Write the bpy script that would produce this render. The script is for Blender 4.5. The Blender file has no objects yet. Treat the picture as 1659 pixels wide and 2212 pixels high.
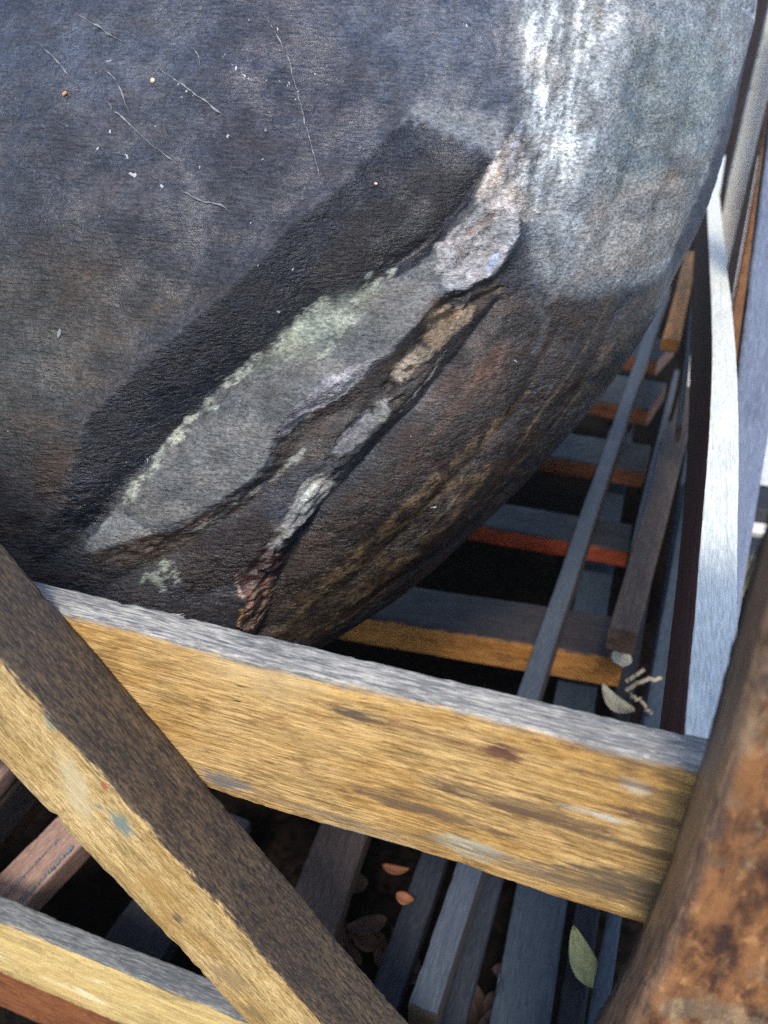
import bpy, math, random
import numpy as np
from mathutils import Vector, Matrix

sc = bpy.context.scene
COL = sc.collection

# ------------------------------------------------------------------ camera
# world: X along the front rail, Y into the crate, Z up, eye at the origin, metres
CX, CY, F = 829.5, 1106.0, 1671.0                     # image centre and focal length of the survey grid
def _basis():
    y = np.array([720., -1056., F]); y /= np.linalg.norm(y)
    a = -5213.; b = (F*F + 720.*a)/1056.
    x = -np.array([a, b, F]); x /= np.linalg.norm(x)
    return np.array([x, y, np.cross(x, y)])
BM = _basis()
def ray(px, py): return BM @ np.array([px-CX, py-CY, F])
def at(px, py, axis, val):
    d = ray(px, py); return d*(val/d[axis])
cam = bpy.data.cameras.new('camera'); camo = bpy.data.objects.new('camera', cam); COL.objects.link(camo)
r, dn, fw = BM[:, 0], BM[:, 1], BM[:, 2]
camo.matrix_world = Matrix(((r[0], -dn[0], -fw[0], 0), (r[1], -dn[1], -fw[1], 0), (r[2], -dn[2], -fw[2], 0), (0, 0, 0, 1)))
cam.sensor_fit = 'VERTICAL'; cam.sensor_height = 36.0; cam.lens = F/2212*36
cam.clip_start = 0.02; cam.clip_end = 600
cam.dof.use_dof = True; cam.dof.focus_distance = 0.59; cam.dof.aperture_fstop = 6.0
sc.camera = camo

# ------------------------------------------------------------------ light
SUN_EL, SUN_AZ = math.radians(55), math.radians(168)   # azimuth clockwise from +Y: behind the camera, a little to the right
w = bpy.data.worlds.new('World'); sc.world = w; w.use_nodes = True
nt = w.node_tree; bg = nt.nodes['Background']
sky = nt.nodes.new('ShaderNodeTexSky'); sky.sky_type = 'NISHITA'; sky.sun_disc = False
sky.sun_elevation = SUN_EL; sky.sun_rotation = SUN_AZ; sky.dust_density = 1.5
nt.links.new(sky.outputs[0], bg.inputs[0]); bg.inputs[1].default_value = 0.15
sd = bpy.data.lights.new('sun', 'SUN'); sd.energy = 1.7; sd.angle = math.radians(11); sd.color = (1, .93, .82)
so = bpy.data.objects.new('sun', sd); COL.objects.link(so)
sdir = Vector((math.sin(SUN_AZ)*math.cos(SUN_EL), math.cos(SUN_AZ)*math.cos(SUN_EL), math.sin(SUN_EL)))
so.rotation_euler = sdir.to_track_quat('Z', 'Y').to_euler()
vs = sc.view_settings; vs.view_transform = 'Standard'; vs.look = 'None'; vs.gamma = 1; vs.exposure = 1.05
sc.render.engine = 'CYCLES'; sc.cycles.use_denoising = False; sc.cycles.pixel_filter_type = 'BLACKMAN_HARRIS'; sc.cycles.filter_width = 1.3

# ------------------------------------------------------------------ helpers
def tag(o, label=None, cat=None, group=None, kind=None):
    if label: o['label'] = label
    if cat: o['category'] = cat
    if group: o['group'] = group
    if kind: o['kind'] = kind
    return o
def empty(name, loc, **k):
    o = bpy.data.objects.new(name, None); o.location = loc; o.empty_display_size = .05
    COL.objects.link(o); return tag(o, **k)
def link(o, parent=None):
    COL.objects.link(o)
    if parent is not None:
        o.parent = parent
        o.matrix_parent_inverse = Matrix.Translation(parent.location).inverted()
    return o

class N:                                                # small node-tree writer
    def __init__(s, name):
        s.m = bpy.data.materials.new(name); s.m.use_nodes = True; s.t = s.m.node_tree
        s.b = s.t.nodes['Principled BSDF']
    def n(s, typ, **k):
        x = s.t.nodes.new(typ)
        for a, v in k.items(): setattr(x, a, v)
        return x
    def l(s, a, b): s.t.links.new(a, b)
    def val(s, sock, v):
        if hasattr(v, 'links') or isinstance(v, bpy.types.NodeSocket): s.l(v, sock)
        else: sock.default_value = v
    def math(s, op, a, b=0., c=0., clamp=False):
        x = s.n('ShaderNodeMath', operation=op, use_clamp=clamp)
        s.val(x.inputs[0], a); s.val(x.inputs[1], b)
        if op in ('MULTIPLY_ADD',): s.val(x.inputs[2], c)
        return x.outputs[0]
    def ramp(s, v, lo, hi, a=0., b=1.):
        x = s.n('ShaderNodeMapRange', interpolation_type='SMOOTHSTEP')
        s.val(x.inputs[0], v); x.inputs[1].default_value = lo; x.inputs[2].default_value = hi
        x.inputs[3].default_value = a; x.inputs[4].default_value = b
        return x.outputs[0]
    def mix(s, f, a, b, mode='MIX'):
        x = s.n('ShaderNodeMix', data_type='RGBA', blend_type=mode)
        s.val(x.inputs[0], f)
        s.val(x.inputs[6], a if isinstance(a, bpy.types.NodeSocket) else (*a, 1))
        s.val(x.inputs[7], b if isinstance(b, bpy.types.NodeSocket) else (*b, 1))
        return x.outputs[2]
    def coords(s, shift=True):
        tc = s.n('ShaderNodeTexCoord'); v = tc.outputs['Object']
        if shift:
            oi = s.n('ShaderNodeObjectInfo')
            add = s.n('ShaderNodeVectorMath', operation='ADD')
            k = s.math('MULTIPLY', oi.outputs['Random'], 7.3)
            s.l(v, add.inputs[0]); s.l(k, add.inputs[1]); v = add.outputs[0]
        return v
    def noise(s, v, scale, detail=4, rough=.55, vec=(1, 1, 1), dist=0.):
        mp = s.n('ShaderNodeMapping'); mp.inputs['Scale'].default_value = vec
        s.l(v, mp.inputs[0])
        x = s.n('ShaderNodeTexNoise'); x.inputs['Scale'].default_value = scale
        x.inputs['Detail'].default_value = detail; x.inputs['Roughness'].default_value = rough
        x.inputs['Distortion'].default_value = dist
        s.l(mp.outputs[0], x.inputs['Vector']); return x.outputs['Fac']
    def bump(s, h, strength, dist, nrm=None):
        x = s.n('ShaderNodeBump'); x.inputs['Strength'].default_value = strength
        x.inputs['Distance'].default_value = dist; s.l(h, x.inputs['Height'])
        if nrm is not None: s.l(nrm, x.inputs['Normal'])
        return x.outputs[0]

def wood(name, light, dark, top_l, top_d, stain=(.05, .03, .025), stain_amt=.5, edge=.006, rough=.62, grain=1.,
         blot=None, mould=.35, wet=0., spec=.25, marks=(), hue=None, topc=1., blots=1., fx=34):
    m = N(name); v = m.coords()
    at_ = m.n('ShaderNodeAttribute', attribute_name='dtop'); dt = at_.outputs['Fac']
    fib = m.noise(v, 1, 6, .68, (fx*grain, 520*grain, 520*grain), .5)
    lng = m.noise(v, 1, 6, .62, (4, 270, 270), .4)
    fin = m.noise(v, 1, 3, .6, (fx*2.6, 900, 900))
    stk = m.noise(v, 1, 6, .66, (7, 60, 60), .7)
    big = m.noise(v, 1, 6, .68, (10*blots, 26*blots, 26*blots), .7)
    patch = m.noise(v, 1, 6, .7, (24*blots, 75*blots, 75*blots), .9)
    spk = m.noise(v, 1, 4, .7, (260, 520, 520))
    # side faces
    c = m.mix(m.ramp(fib, .32, .66), dark, light)
    c = m.mix(m.ramp(stk, .44, .66, 0, .5), c, m.mix(m.ramp(fib, .36, .6), tuple(x*.62 for x in dark), tuple(x*.62 for x in light)))
    if hue: c = m.mix(m.ramp(big, .42, .58, 0, .75), c, m.mix(m.ramp(fib, .4, .6), tuple(x*.6 for x in hue), hue))
    c = m.mix(m.ramp(lng, .5, .7, 0, .35), c, tuple(min(.95, x*1.25) for x in light))
    c = m.mix(m.ramp(lng, .44, .28, 0, .5), c, tuple(x*.6 for x in dark))
    c = m.mix(m.ramp(fin, .50, .66, 0, .6), c, tuple(x*.42 for x in dark))
    cl = m.noise(v, 1, 7, .7, (12, 36, 36), .6)
    c = m.mix(m.ramp(cl, .50, .66, 0, .6), c, m.mix(m.ramp(fib, .4, .62), tuple(x*.32 for x in dark), tuple(x*.48 for x in light)))
    if blot: c = m.mix(m.ramp(patch, .5, .62, 0, .8), c, blot)
    c = m.mix(m.math('MULTIPLY', m.ramp(big, .55, .68), m.ramp(patch, .38, .6, stain_amt*.4, stain_amt)), c, stain)
    c = m.mix(m.ramp(spk, .60, .72, 0, mould), c, tuple(x*.5 for x in stain))
    pos = m.n('ShaderNodeNewGeometry').outputs['Position']
    for (cen, rad, colr, amt) in marks:
        sb = m.n('ShaderNodeVectorMath', operation='SUBTRACT'); m.l(pos, sb.inputs[0]); sb.inputs[1].default_value = tuple(cen)
        dv = m.n('ShaderNodeVectorMath', operation='DIVIDE'); m.l(sb.outputs[0], dv.inputs[0]); dv.inputs[1].default_value = rad
        ln = m.n('ShaderNodeVectorMath', operation='LENGTH'); m.l(dv.outputs[0], ln.inputs[0])
        q = m.math('ADD', ln.outputs['Value'], m.math('MULTIPLY', m.math('SUBTRACT', patch, .5), 2.6))
        q = m.math('ADD', q, m.math('MULTIPLY', m.math('SUBTRACT', fib, .5), 2.))
        c = m.mix(m.ramp(q, .4, 1.3, min(1, amt*1.15), 0), c, colr)
    # weathered top
    t = m.mix(m.ramp(fib, .36, .64), tuple(a*topc+b*(1-topc) for a, b in zip(top_d, top_l)), top_l)
    t = m.mix(m.ramp(big, .42, .66, 0, .55*topc), t, top_d)
    t = m.mix(m.ramp(cl, .46, .64, 0, .6*topc), t, tuple(x*1.1 for x in top_d))
    t = m.mix(m.ramp(lng, .46, .3, 0, .6*topc), t, tuple(x*.5 for x in top_d))
    t = m.mix(m.ramp(spk, .55, .72, 0, .5*topc), t, tuple(x*.45 for x in top_d))
    t = m.mix(m.ramp(fin, .52, .66, 0, .4), t, tuple(min(1, x*1.5) for x in top_l))
    t = m.mix(m.ramp(fin, .46, .34, 0, .5*topc), t, tuple(x*.5 for x in top_d))
    e = m.math('ADD', dt, m.math('MULTIPLY', m.math('SUBTRACT', patch, .5), edge*2.6))
    e = m.math('ADD', e, m.math('MULTIPLY', m.math('SUBTRACT', fib, .5), edge*1.8))
    k = m.ramp(e, .05*edge, 1.1*edge, 1, 0)
    k = m.math('MAXIMUM', k, m.ramp(dt, .00025, .0006, 1, 0))
    c = m.mix(k, c, t)
    m.l(c, m.b.inputs['Base Color'])
    rr = m.ramp(patch, .3, .7, rough-.12-wet, rough+.1)
    m.l(rr, m.b.inputs['Roughness']); m.b.inputs['Specular IOR Level'].default_value = spec
    h = m.math('ADD', m.math('MULTIPLY', fib, 1.), m.math('MULTIPLY', fin, .5))
    h = m.math('ADD', h, m.math('MULTIPLY', spk, .35))
    m.l(m.bump(h, .6, .0012), m.b.inputs['Normal'])
    return m.m

def mk(px, py, y, rx, rz, colr, amt, ry=.02): return (at(px, py, 1, y), (rx, ry, rz), colr, amt)
PURP, WHT, GRN = (.085, .035, .035), (.62, .58, .48), (.20, .24, .20)
M = {}
M['rail'] = wood('tan_rail_wood', (.74, .49, .20), (.30, .165, .058), (.46, .44, .385), (.12, .12, .125), stain=(.085, .055, .045), stain_amt=.7, edge=.0055,
    hue=(.54, .30, .085), mould=.3, marks=[
    mk(1085, 1628, .3, .013, .006, PURP, .8), mk(760, 1545, .3, .018, .006, (.07, .055, .05), .75), mk(900, 1750, .3, .06, .005, (.11, .075, .055), .6),
    mk(1130, 1745, .3, .07, .007, (.13, .085, .055), .6), mk(1370, 1700, .3, .009, .006, WHT, .6), mk(1290, 1760, .3, .016, .003, WHT, .65), mk(1395, 1765, .3, .02, .005, (.09, .05, .045), .7),
    mk(1020, 1840, .3, .022, .009, (.66, .60, .42), .7), mk(1100, 1860, .3, .04, .006, (.17, .17, .15), .5), mk(490, 1690, .3, .022, .010, (.16, .155, .15), .75),  # last mark paints the brace's contact shade on the rail
    mk(1330, 1925, .3, .05, .009, (.12, .09, .07), .6), mk(1480, 1800, .3, .02, .05, (.20, .14, .07), .5), mk(1300, 1600, .3, .06, .004, (.40, .20, .05), .6),
    mk(1350, 1690, .3, .03, .003, (.13, .08, .05), .6), mk(1200, 1900, .3, .09, .006, (.16, .11, .065), .6), mk(960, 1600, .3, .05, .003, (.20, .10, .05), .5), mk(1420, 1930, .3, .05, .012, (.10, .08, .06), .7),
    mk(820, 1470, .3, .03, .004, (.12, .09, .07), .55), mk(1240, 1790, .3, .08, .004, (.12, .075, .05), .6), mk(700, 1760, .3, .07, .004, (.17, .13, .10), .55), mk(520, 1482, .3, .006, .0012, (.03, .02, .02), .9), mk(512, 1514, .3, .005, .001, (.03, .02, .02), .9), mk(560, 1450, .3, .05, .02, (.62, .46, .24), .45), mk(850, 1830, .3, .06, .004, (.30, .29, .26), .5)])
BR = .2465
M['brace'] = wood('brace_wood', (.76, .56, .26), (.38, .23, .085), (.125, .088, .055), (.030, .025, .025), stain=(.33, .185, .055), stain_amt=.7, edge=.005, mould=.3, fx=85,
    hue=(.50, .31, .10), marks=[
    mk(262, 1778, BR, .010, .013, GRN, .85), mk(215, 1742, BR, .004, .004, GRN, .7), mk(225, 1700, BR, .003, .006, (.35, .12, .06), .8), mk(110, 1560, BR, .006, .008, GRN, .7),
    mk(380, 1985, BR, .006, .008, (.10, .08, .06), .7), mk(320, 1905, BR, .02, .025, (.42, .25, .08), .5), mk(550, 2190, BR, .012, .012, (.20, .14, .06), .6), mk(160, 1700, BR, .012, .03, (.62, .52, .32), .6),
    mk(490, 2110, BR, .02, .02, (.28, .19, .10), .6)])
M['lowrail'] = wood('lower_rail_wood', (.80, .60, .27), (.56, .37, .12), (.22, .22, .205), (.075, .08, .085), stain=(.9, .78, .52), stain_amt=.8, edge=.006, mould=.08)
M['red'] = wood('red_brown_wood', (.34, .13, .055), (.15, .05, .02), (.25, .12, .07), (.1, .05, .03), stain=(.06, .02, .015), stain_amt=.6)
M['side'] = wood('side_rail_wood', (.135, .068, .060), (.070, .034, .032), (.72, .74, .67), (.44, .47, .46), stain=(.03, .02, .025), edge=.0012, mould=.2, grain=.8, topc=.6)
def post_mat():
    m = N('rusty_post_wood'); v = m.coords(False)
    a = m.noise(v, 1, 6, .68, (22, 52, 52), .15); b = m.noise(v, 1, 6, .68, (60, 120, 120), .1); c3 = m.noise(v, 1, 5, .62, (13, 30, 30), .2)
    f = m.noise(v, 1, 5, .65, (25, 320, 320), .5); d = m.noise(v, 1, 4, .7, (420, 700, 700))
    c = m.mix(m.ramp(a, .38, .62), (.070, .038, .028), (.30, .135, .055))
    c = m.mix(m.ramp(b, .54, .72, 0, .7), c, m.mix(m.ramp(a, .4, .6), (.36, .145, .05), (.58, .32, .13)))
    c = m.mix(m.ramp(c3, .50, .60, 0, .75), c, m.mix(m.ramp(b, .4, .6), (.17, .13, .09), (.40, .29, .17)))
    c = m.mix(m.ramp(a, .44, .36, 0, .8), c, (.06, .036, .032))
    c = m.mix(m.ramp(f, .54, .7, 0, .45), c, (.04, .026, .022))
    c = m.mix(m.ramp(d, .62, .74, 0, .5), c, (.02, .015, .014))
    dt = m.n('ShaderNodeAttribute', attribute_name='dtop').outputs['Fac']
    c = m.mix(m.ramp(dt, .002, .010, .7, 0), c, m.mix(m.ramp(f, .4, .6), (.10, .075, .06), (.26, .17, .11)))
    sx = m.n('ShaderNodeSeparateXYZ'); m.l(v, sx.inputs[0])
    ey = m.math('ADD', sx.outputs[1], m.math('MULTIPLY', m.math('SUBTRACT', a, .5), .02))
    c = m.mix(m.ramp(ey, .006, .012, 0, .92), c, m.mix(m.ramp(f, .42, .6), (.012, .010, .011), (.07, .05, .04)))  # shade along the post's back edge, painted near black
    m.l(c, m.b.inputs['Base Color']); m.l(m.ramp(a, .3, .7, .28, .6), m.b.inputs['Roughness']); m.b.inputs['Specular IOR Level'].default_value = .5
    m.l(m.bump(m.math('ADD', m.math('ADD', b, f), m.math('MULTIPLY', d, .4)), .6, .002), m.b.inputs['Normal']); return m.m
M['post'] = post_mat()
M['orange'] = wood('orange_wood', (.46, .22, .06), (.25, .10, .03), (.048, .04, .043), (.02, .017, .019), stain=(.05, .03, .025), stain_amt=.7)
M['redbear'] = wood('red_bearer_wood', (.36, .075, .035), (.19, .04, .02), (.036, .037, .043), (.014, .015, .02), stain=(.07, .03, .02), stain_amt=.5)
M['brownbear'] = wood('brown_bearer_wood', (.20, .085, .05), (.09, .04, .028), (.042, .046, .054), (.015, .018, .023), stain=(.03, .022, .022), stain_amt=.5)
M['blue'] = wood('grey_blue_wood', (.09, .11, .14), (.045, .055, .075), (.040, .056, .076), (.018, .027, .040), stain=(.035, .04, .05), stain_amt=.5, mould=.3, topc=.6)
M['slate'] = wood('dark_slate_wood', (.055, .055, .062), (.026, .026, .032), (.032, .036, .047), (.014, .017, .023), stain=(.018, .018, .022), mould=.3)
M['batten'] = wood('batten_wood', (.10, .075, .06), (.05, .04, .035), (.070, .083, .108), (.038, .046, .06), stain=(.03, .03, .04), mould=.3, topc=.6)
M['brown'] = wood('dark_brown_wood', (.10, .062, .046), (.042, .028, .022), (.095, .068, .054), (.036, .028, .026), stain=(.02, .017, .017), mould=.4)
M['pink'] = wood('pinkish_wood', (.36, .22, .16), (.2, .12, .09), (.46, .31, .25), (.24, .15, .12), stain=(.08, .06, .05), mould=.3)
M['rust'] = wood('rust_brown_wood', (.30, .15, .07), (.12, .06, .035), (.50, .24, .10), (.10, .06, .05), stain=(.025, .02, .025), stain_amt=.9, blot=(.36, .19, .08))
M['lav'] = wood('lavender_grey_wood', (.30, .26, .25), (.18, .16, .16), (.27, .33, .47), (.15, .18, .28), stain=(.07, .07, .10), stain_amt=.6, mould=.5, topc=.7)
M['cream'] = wood('cream_grey_wood', (.50, .48, .40), (.30, .32, .34), (.85, .82, .70), (.60, .64, .70), stain=(.24, .29, .36), stain_amt=.8, mould=.15, topc=.7)

def sm_noise(rng, n, k):
    """smooth random curve of n samples with knots every k samples"""
    m = max(2, int(n/k)+2); p = rng.normal(size=m); x = np.linspace(0, m-1.001, n); i = x.astype(int); t = x-i
    t = t*t*(3-2*t); return p[i]*(1-t)+p[np.minimum(i+1, m-1)]*t

def beam(name, P, Q, up, wy, hz, mat, parent=None, r=.0025, bow=None, bowz=None, seed=0, step=.004, rough=.00035, chip=.0007, label=None, taper=1.):
    """sawn timber from P to Q (centre line), wy wide, hz deep along up; worn rounded arrises with chips; one mesh"""
    P, Q, up = Vector(P), Vector(Q), Vector(up)
    X = (Q-P).normalized(); Z = (up-X*up.dot(X)).normalized(); Y = Z.cross(X)
    L = (Q-P).length; n = int(min(520, max(24, L/step)))
    rng = np.random.default_rng(seed*77+13)
    prof = []
    na = 4
    a, b = wy/2, hz/2
    for cx, cz, a0 in ((1, 1, 0), (-1, 1, 90), (-1, -1, 180), (1, -1, 270)):
        for i in range(na):
            th = math.radians(a0+90*i/(na-1))
            prof.append((cx*(a-r)+r*math.cos(th), cz*(b-r)+r*math.sin(th), (cx, cz)))
        # midpoints on the face that follows this corner
        nx, nz = {(1, 1): (-1, 1), (-1, 1): (-1, -1), (-1, -1): (1, -1), (1, -1): (1, 1)}[(cx, cz)]
        for f in (.12, .5, .88):
            ex, ez = cx*(a-r)*(1-f)+nx*(a-r)*f, cz*(b-r)*(1-f)+nz*(b-r)*f
            if cz == nz: ez = cz*b
            else: ex = cx*a
            prof.append((ex, ez, None))
    m = len(prof)
    xs = np.linspace(-L/2, L/2, n)
    bowv = np.zeros(n)
    if bow is not None:
        bowv = np.interp(xs+L/2, [q[0] for q in bow], [q[1] for q in bow])
        kk = max(3, n//5); ker = np.hanning(kk); ker /= ker.sum(); bowv = np.convolve(np.pad(bowv, kk, mode='reflect', reflect_type='odd'), ker, 'same')[kk:-kk]
    bz = np.zeros(n) if bowz is None else np.interp(xs+L/2, [q[0] for q in bowz], [q[1] for q in bowz])
    chips = {}
    for c in ((1, 1), (-1, 1), (-1, -1), (1, -1)):
        base = np.abs(sm_noise(rng, n, 7))*.35+np.abs(sm_noise(rng, n, 2))*.25
        spots = np.clip(sm_noise(rng, n, 4)-1.3, 0, 2)*1.5
        chips[c] = (base+spots)*chip
    wob = [sm_noise(rng, n, 40)*rough*1.6 for _ in range(4)]
    co = np.zeros((n, m, 3))
    for j, (y, z, c) in enumerate(prof):
        dy = dz = np.zeros(n)
        if c is not None:
            dy = -c[0]*chips[c]; dz = -c[1]*chips[c]
        fr = sm_noise(rng, n, 1.5)*rough*.35
        tp = np.linspace(1, taper, n)
        co[:, j, 0] = xs
        co[:, j, 1] = y*tp+dy+wob[0]*(y > 0)+wob[1]*(y < 0)+fr*.5+bowv
        co[:, j, 2] = z*tp+dz+wob[2]*(z > 0)+wob[3]*(z < 0)+fr*.5+bz
    for j in range(m):                                   # slightly uneven sawn ends
        co[0, j, 0] -= abs(rng.normal())*rough; co[-1, j, 0] += abs(rng.normal())*rough
    verts = [tuple(v) for v in co.reshape(-1, 3)]
    faces = []
    for i in range(n-1):
        for j in range(m):
            k = (j+1) % m
            faces.append((i*m+j, (i+1)*m+j, (i+1)*m+k, i*m+k))
    faces.append(tuple(range(m))); faces.append(tuple((n-1)*m+j for j in reversed(range(m))))
    me = bpy.data.meshes.new(name); me.from_pydata(verts, [], faces)
    at_ = me.attributes.new('dtop', 'FLOAT', 'POINT')
    at_.data.foreach_set('value', np.tile(hz/2-np.array([q[1] for q in prof]), n).astype(np.float32))
    me.polygons.foreach_set('use_smooth', [True]*len(faces)); me.materials.append(mat)
    import bmesh
    bm = bmesh.new(); bm.from_mesh(me); bmesh.ops.recalc_face_normals(bm, faces=bm.faces); bm.to_mesh(me); bm.free()
    try: me.set_sharp_from_angle(angle=math.radians(50))
    except Exception: pass
    o = bpy.data.objects.new(name, me)
    C = (P+Q)/2
    o.matrix_world = Matrix(((X.x, Y.x, Z.x, C.x), (X.y, Y.y, Z.y, C.y), (X.z, Y.z, Z.z, C.z), (0, 0, 0, 1)))
    mw = o.matrix_world.copy()
    COL.objects.link(o)
    if parent is not None:
        o.parent = parent; o.matrix_parent_inverse = Matrix.Translation(parent.location).inverted()
        o.matrix_basis = mw
    if label: o['label'] = label
    return o
def plank(name, A1, A2, B1, B2, z, th, mat, parent=None, up=(0, 0, 1), ext0=0., ext1=0., **k):
    """flat board whose top lies at height z: A1-A2 are survey points across its near end, B1-B2 across its far end"""
    a1, a2, b1, b2 = [at(*p, 2, z) for p in (A1, A2, B1, B2)]
    P, Q = (a1+a2)/2, (b1+b2)/2
    d = (Q-P)/np.linalg.norm(Q-P); sdv = np.array([d[1], -d[0], 0])
    wd = (abs((a2-a1)@sdv)+abs((b2-b1)@sdv))/2
    P = P-d*ext0; Q = Q+d*ext1
    if z < -.78 and P[1] < .328: P = P+d*((.328-P[1])/d[1])      # boards stop behind the front rails
    P[2] = Q[2] = z-th/2
    return beam(name, P, Q, up, wd, th, mat, parent, **k)

# ------------------------------------------------------------------ ground
ZG = -1.12
def ground_mat():
    m = N('dark_soil'); tc = m.n('ShaderNodeTexCoord'); v = tc.outputs['Object']
    a = m.noise(v, 9, 6, .7); b = m.noise(v, 60, 5, .7); c3 = m.noise(v, 1.3, 4, .6)
    c = m.mix(m.ramp(b, .35, .68), (.0035, .003, .003), (.018, .012, .009))
    c = m.mix(m.ramp(a, .5, .65, 0, .7), c, (.012, .009, .008))
    c = m.mix(m.ramp(c3, .5, .62, 0, .5), c, (.010, .009, .008))
    m.l(c, m.b.inputs['Base Color']); m.b.inputs['Roughness'].default_value = .95; m.b.inputs['Specular IOR Level'].default_value = .05
    m.l(m.bump(m.math('ADD', a, b), .8, .02), m.b.inputs['Normal']); return m.m
def sheet(name, x0, x1, y0, y1, z, mat, **k):
    me = bpy.data.meshes.new(name); me.from_pydata([(x0, y0, z), (x1, y0, z), (x1, y1, z), (x0, y1, z)], [], [(0, 1, 2, 3)])
    me.materials.append(mat); return tag(link(bpy.data.objects.new(name, me)), **k)
sheet('ground', -200, 200, -200, 200, ZG, ground_mat(), kind='structure')

# ------------------------------------------------------------------ crate
crate = empty('wooden_crate', (-.5, .3, ZG), label='open wooden crate of weathered planks and a diagonal brace holding the big dark boulder', cat='crate')
YF, TH = .300, .0235
ZT, ZB = -.3220, -.4620
beam('top_rail', (-1.15, YF+TH/2, (ZT+ZB)/2), (.098, YF+TH/2, (ZT+ZB)/2), (0, 0, 1), TH, ZT-ZB, M['rail'], crate, seed=1, step=.0025, r=.0018,
     label='broad tan plank with a weathered grey top edge, behind the diagonal brace')
beam('bottom_rail', (-1.15, YF+TH/2, -.8745), (.098, YF+TH/2, -.8745), (0, 0, 1), TH, .135, M['lowrail'], crate, seed=2, step=.003, r=.002,
     label='pale yellow plank low down at the front, with a grey top edge')
beam('sill_board', (-1.15, YF+.018, -1.002), (.098, YF+.018, -1.002), (0, 0, 1), .03, .115, M['red'], crate, seed=3,
     label='red brown board under the pale yellow plank')
# diagonal brace: near face at y=.2465, far face on the rails
bd = Vector((.5475, 0, -.8368)); bn = Vector((.8368, 0, .5475))
b0 = Vector((-.376, (.2465+.2995)/2, -.269)); WB = .0885
bc = b0-bn*(WB/2)
beam('diagonal_brace', bc-bd*.62, bc+bd*.86, bn, .0530, WB, M['brace'], crate, seed=4, step=.0025, r=.003, chip=.0008,
     label='thick square brace slanting down to the right, yellow in front and dark on its upper face')
beam('corner_post', (.1285, .2715, ZG), (.1285, .2715, -.02), (-1, 0, 0), .055, .138, M['post'], crate, seed=5, r=.007, rough=.0007, chip=.0016,
     bowz=[(0, .07), (.32, .052), (.50, .033), (.58, .0255), (.66, .017), (.74, .010), (.84, .008), (.92, .009), (1.1, .010)],
     label='rusty brown mottled post standing closest to the camera')
beam('corner_post', (-1.19, .25, ZG), (-1.19, .25, -.02), (-1, 0, 0), .12, .11, M['brown'], crate, seed=6, r=.006)
# long side rails
bow = [(0, 0), (.08, -.002), (.43, -.0105), (.72, -.0105), (1.3, .001), (1.75, .007), (2.4, .012)]
beam('side_rail', (.0590, YF+TH+.001, -.322-.0825), (.0590, 2.75, -.322-.0825), (0, 0, 1), .0262, .165, M['side'], crate, seed=7, r=.0012, bow=bow, step=.005, chip=.0003, rough=.0002,
     label='long bowed rail with a pale grey top edge and a maroon inner face')
plank('side_batten', (892, 2150), (950, 2150), (1415, 650), (1440, 650), -.800, .05, M['batten'], crate, ext0=.012, ext1=.2, seed=8, r=.003,
      label='narrow grey batten running back along the foot of the boulder')
# floor boards running back, under the bearers
plank('floor_board', (1052, 2210), (1193, 2210), (1243, 1286), (1316, 1286), -.93, .03, M['blue'], crate, ext0=.15, ext1=1.2, seed=9, label='wide grey blue board')
plank('floor_board', (1196, 2210), (1262, 2210), (1345, 1400), (1385, 1400), -.95, .03, M['slate'], crate, ext0=.15, ext1=1., seed=10)
plank('floor_board', (1268, 2210), (1312, 2210), (1410, 1400), (1432, 1400), -.90, .03, M['blue'], crate, ext0=.15, ext1=1., seed=11)
plank('floor_board', (953, 2190), (1010, 2190), (1040, 1888), (1088, 1888), -.90, .03, M['slate'], crate, ext0=.2, ext1=.1, seed=12)
plank('floor_board', (795, 2160), (862, 2160), (898, 1860), (968, 1860), -.93, .03, M['slate'], crate, ext0=.2, ext1=.05, seed=13)
plank('floor_board', (560, 2110), (690, 2110), (660, 1850), (782, 1850), -.88, .03, M['brown'], crate, ext0=.25, ext1=.12, seed=14)
plank('floor_board', (170, 2100), (330, 2100), (330, 1880), (470, 1880), -.97, .03, M['slate'], crate, ext0=.2, ext1=.1, seed=15)
plank('floor_board', (-75, 1955), (58, 1955), (60, 1832), (165, 1832), -.90, .035, M['pink'], crate, ext0=.12, ext1=.8, seed=16, label='pinkish brown board with dusty cobweb along it')
plank('floor_board', (-90, 1830), (-5, 1830), (-10, 1740), (62, 1740), -.97, .03, M['brown'], crate, ext0=.12, ext1=.8, seed=17)
plank('floor_board', (-120, 1720), (-30, 1720), (-50, 1640), (40, 1640), -.86, .03, M['pink'], crate, ext0=.12, ext1=.8, seed=18)
# cross bearers under the boulder
def bearer(p, q, zt, h, th, mat, seed, x0=-1.9, label=None):
    a, b = at(*p, 2, zt), at(*q, 2, zt)
    d = (b-a)/np.linalg.norm(b-a); nn = np.array([-d[1], d[0], 0])
    a = a+d*((x0-a[0])/d[0]) + nn*th/2; b = b+nn*th/2; a[2] = b[2] = zt-h/2
    return beam('cross_bearer', a, b, (0, 0, 1), th, h, mat, crate, seed=seed, r=.004, label=label, step=.008)
bearer((823, 1339), (1346, 1424), -.845, .062, .105, M['orange'], 20, label='orange front face with dark end, nearest of the cross bearers')
bearer((1060, 1140), (1357, 1190), -.845, .040, .10, M['redbear'], 21, label='red front face')
bearer((1215, 990), (1392, 1018), -.845, .045, .14, M['brownbear'], 22)
bearer((1300, 866), (1402, 885), -.845, .05, .2, M['brownbear'], 23)
bearer((1370, 770), (1420, 779), -.845, .05, .2, M['brownbear'], 24)
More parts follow.
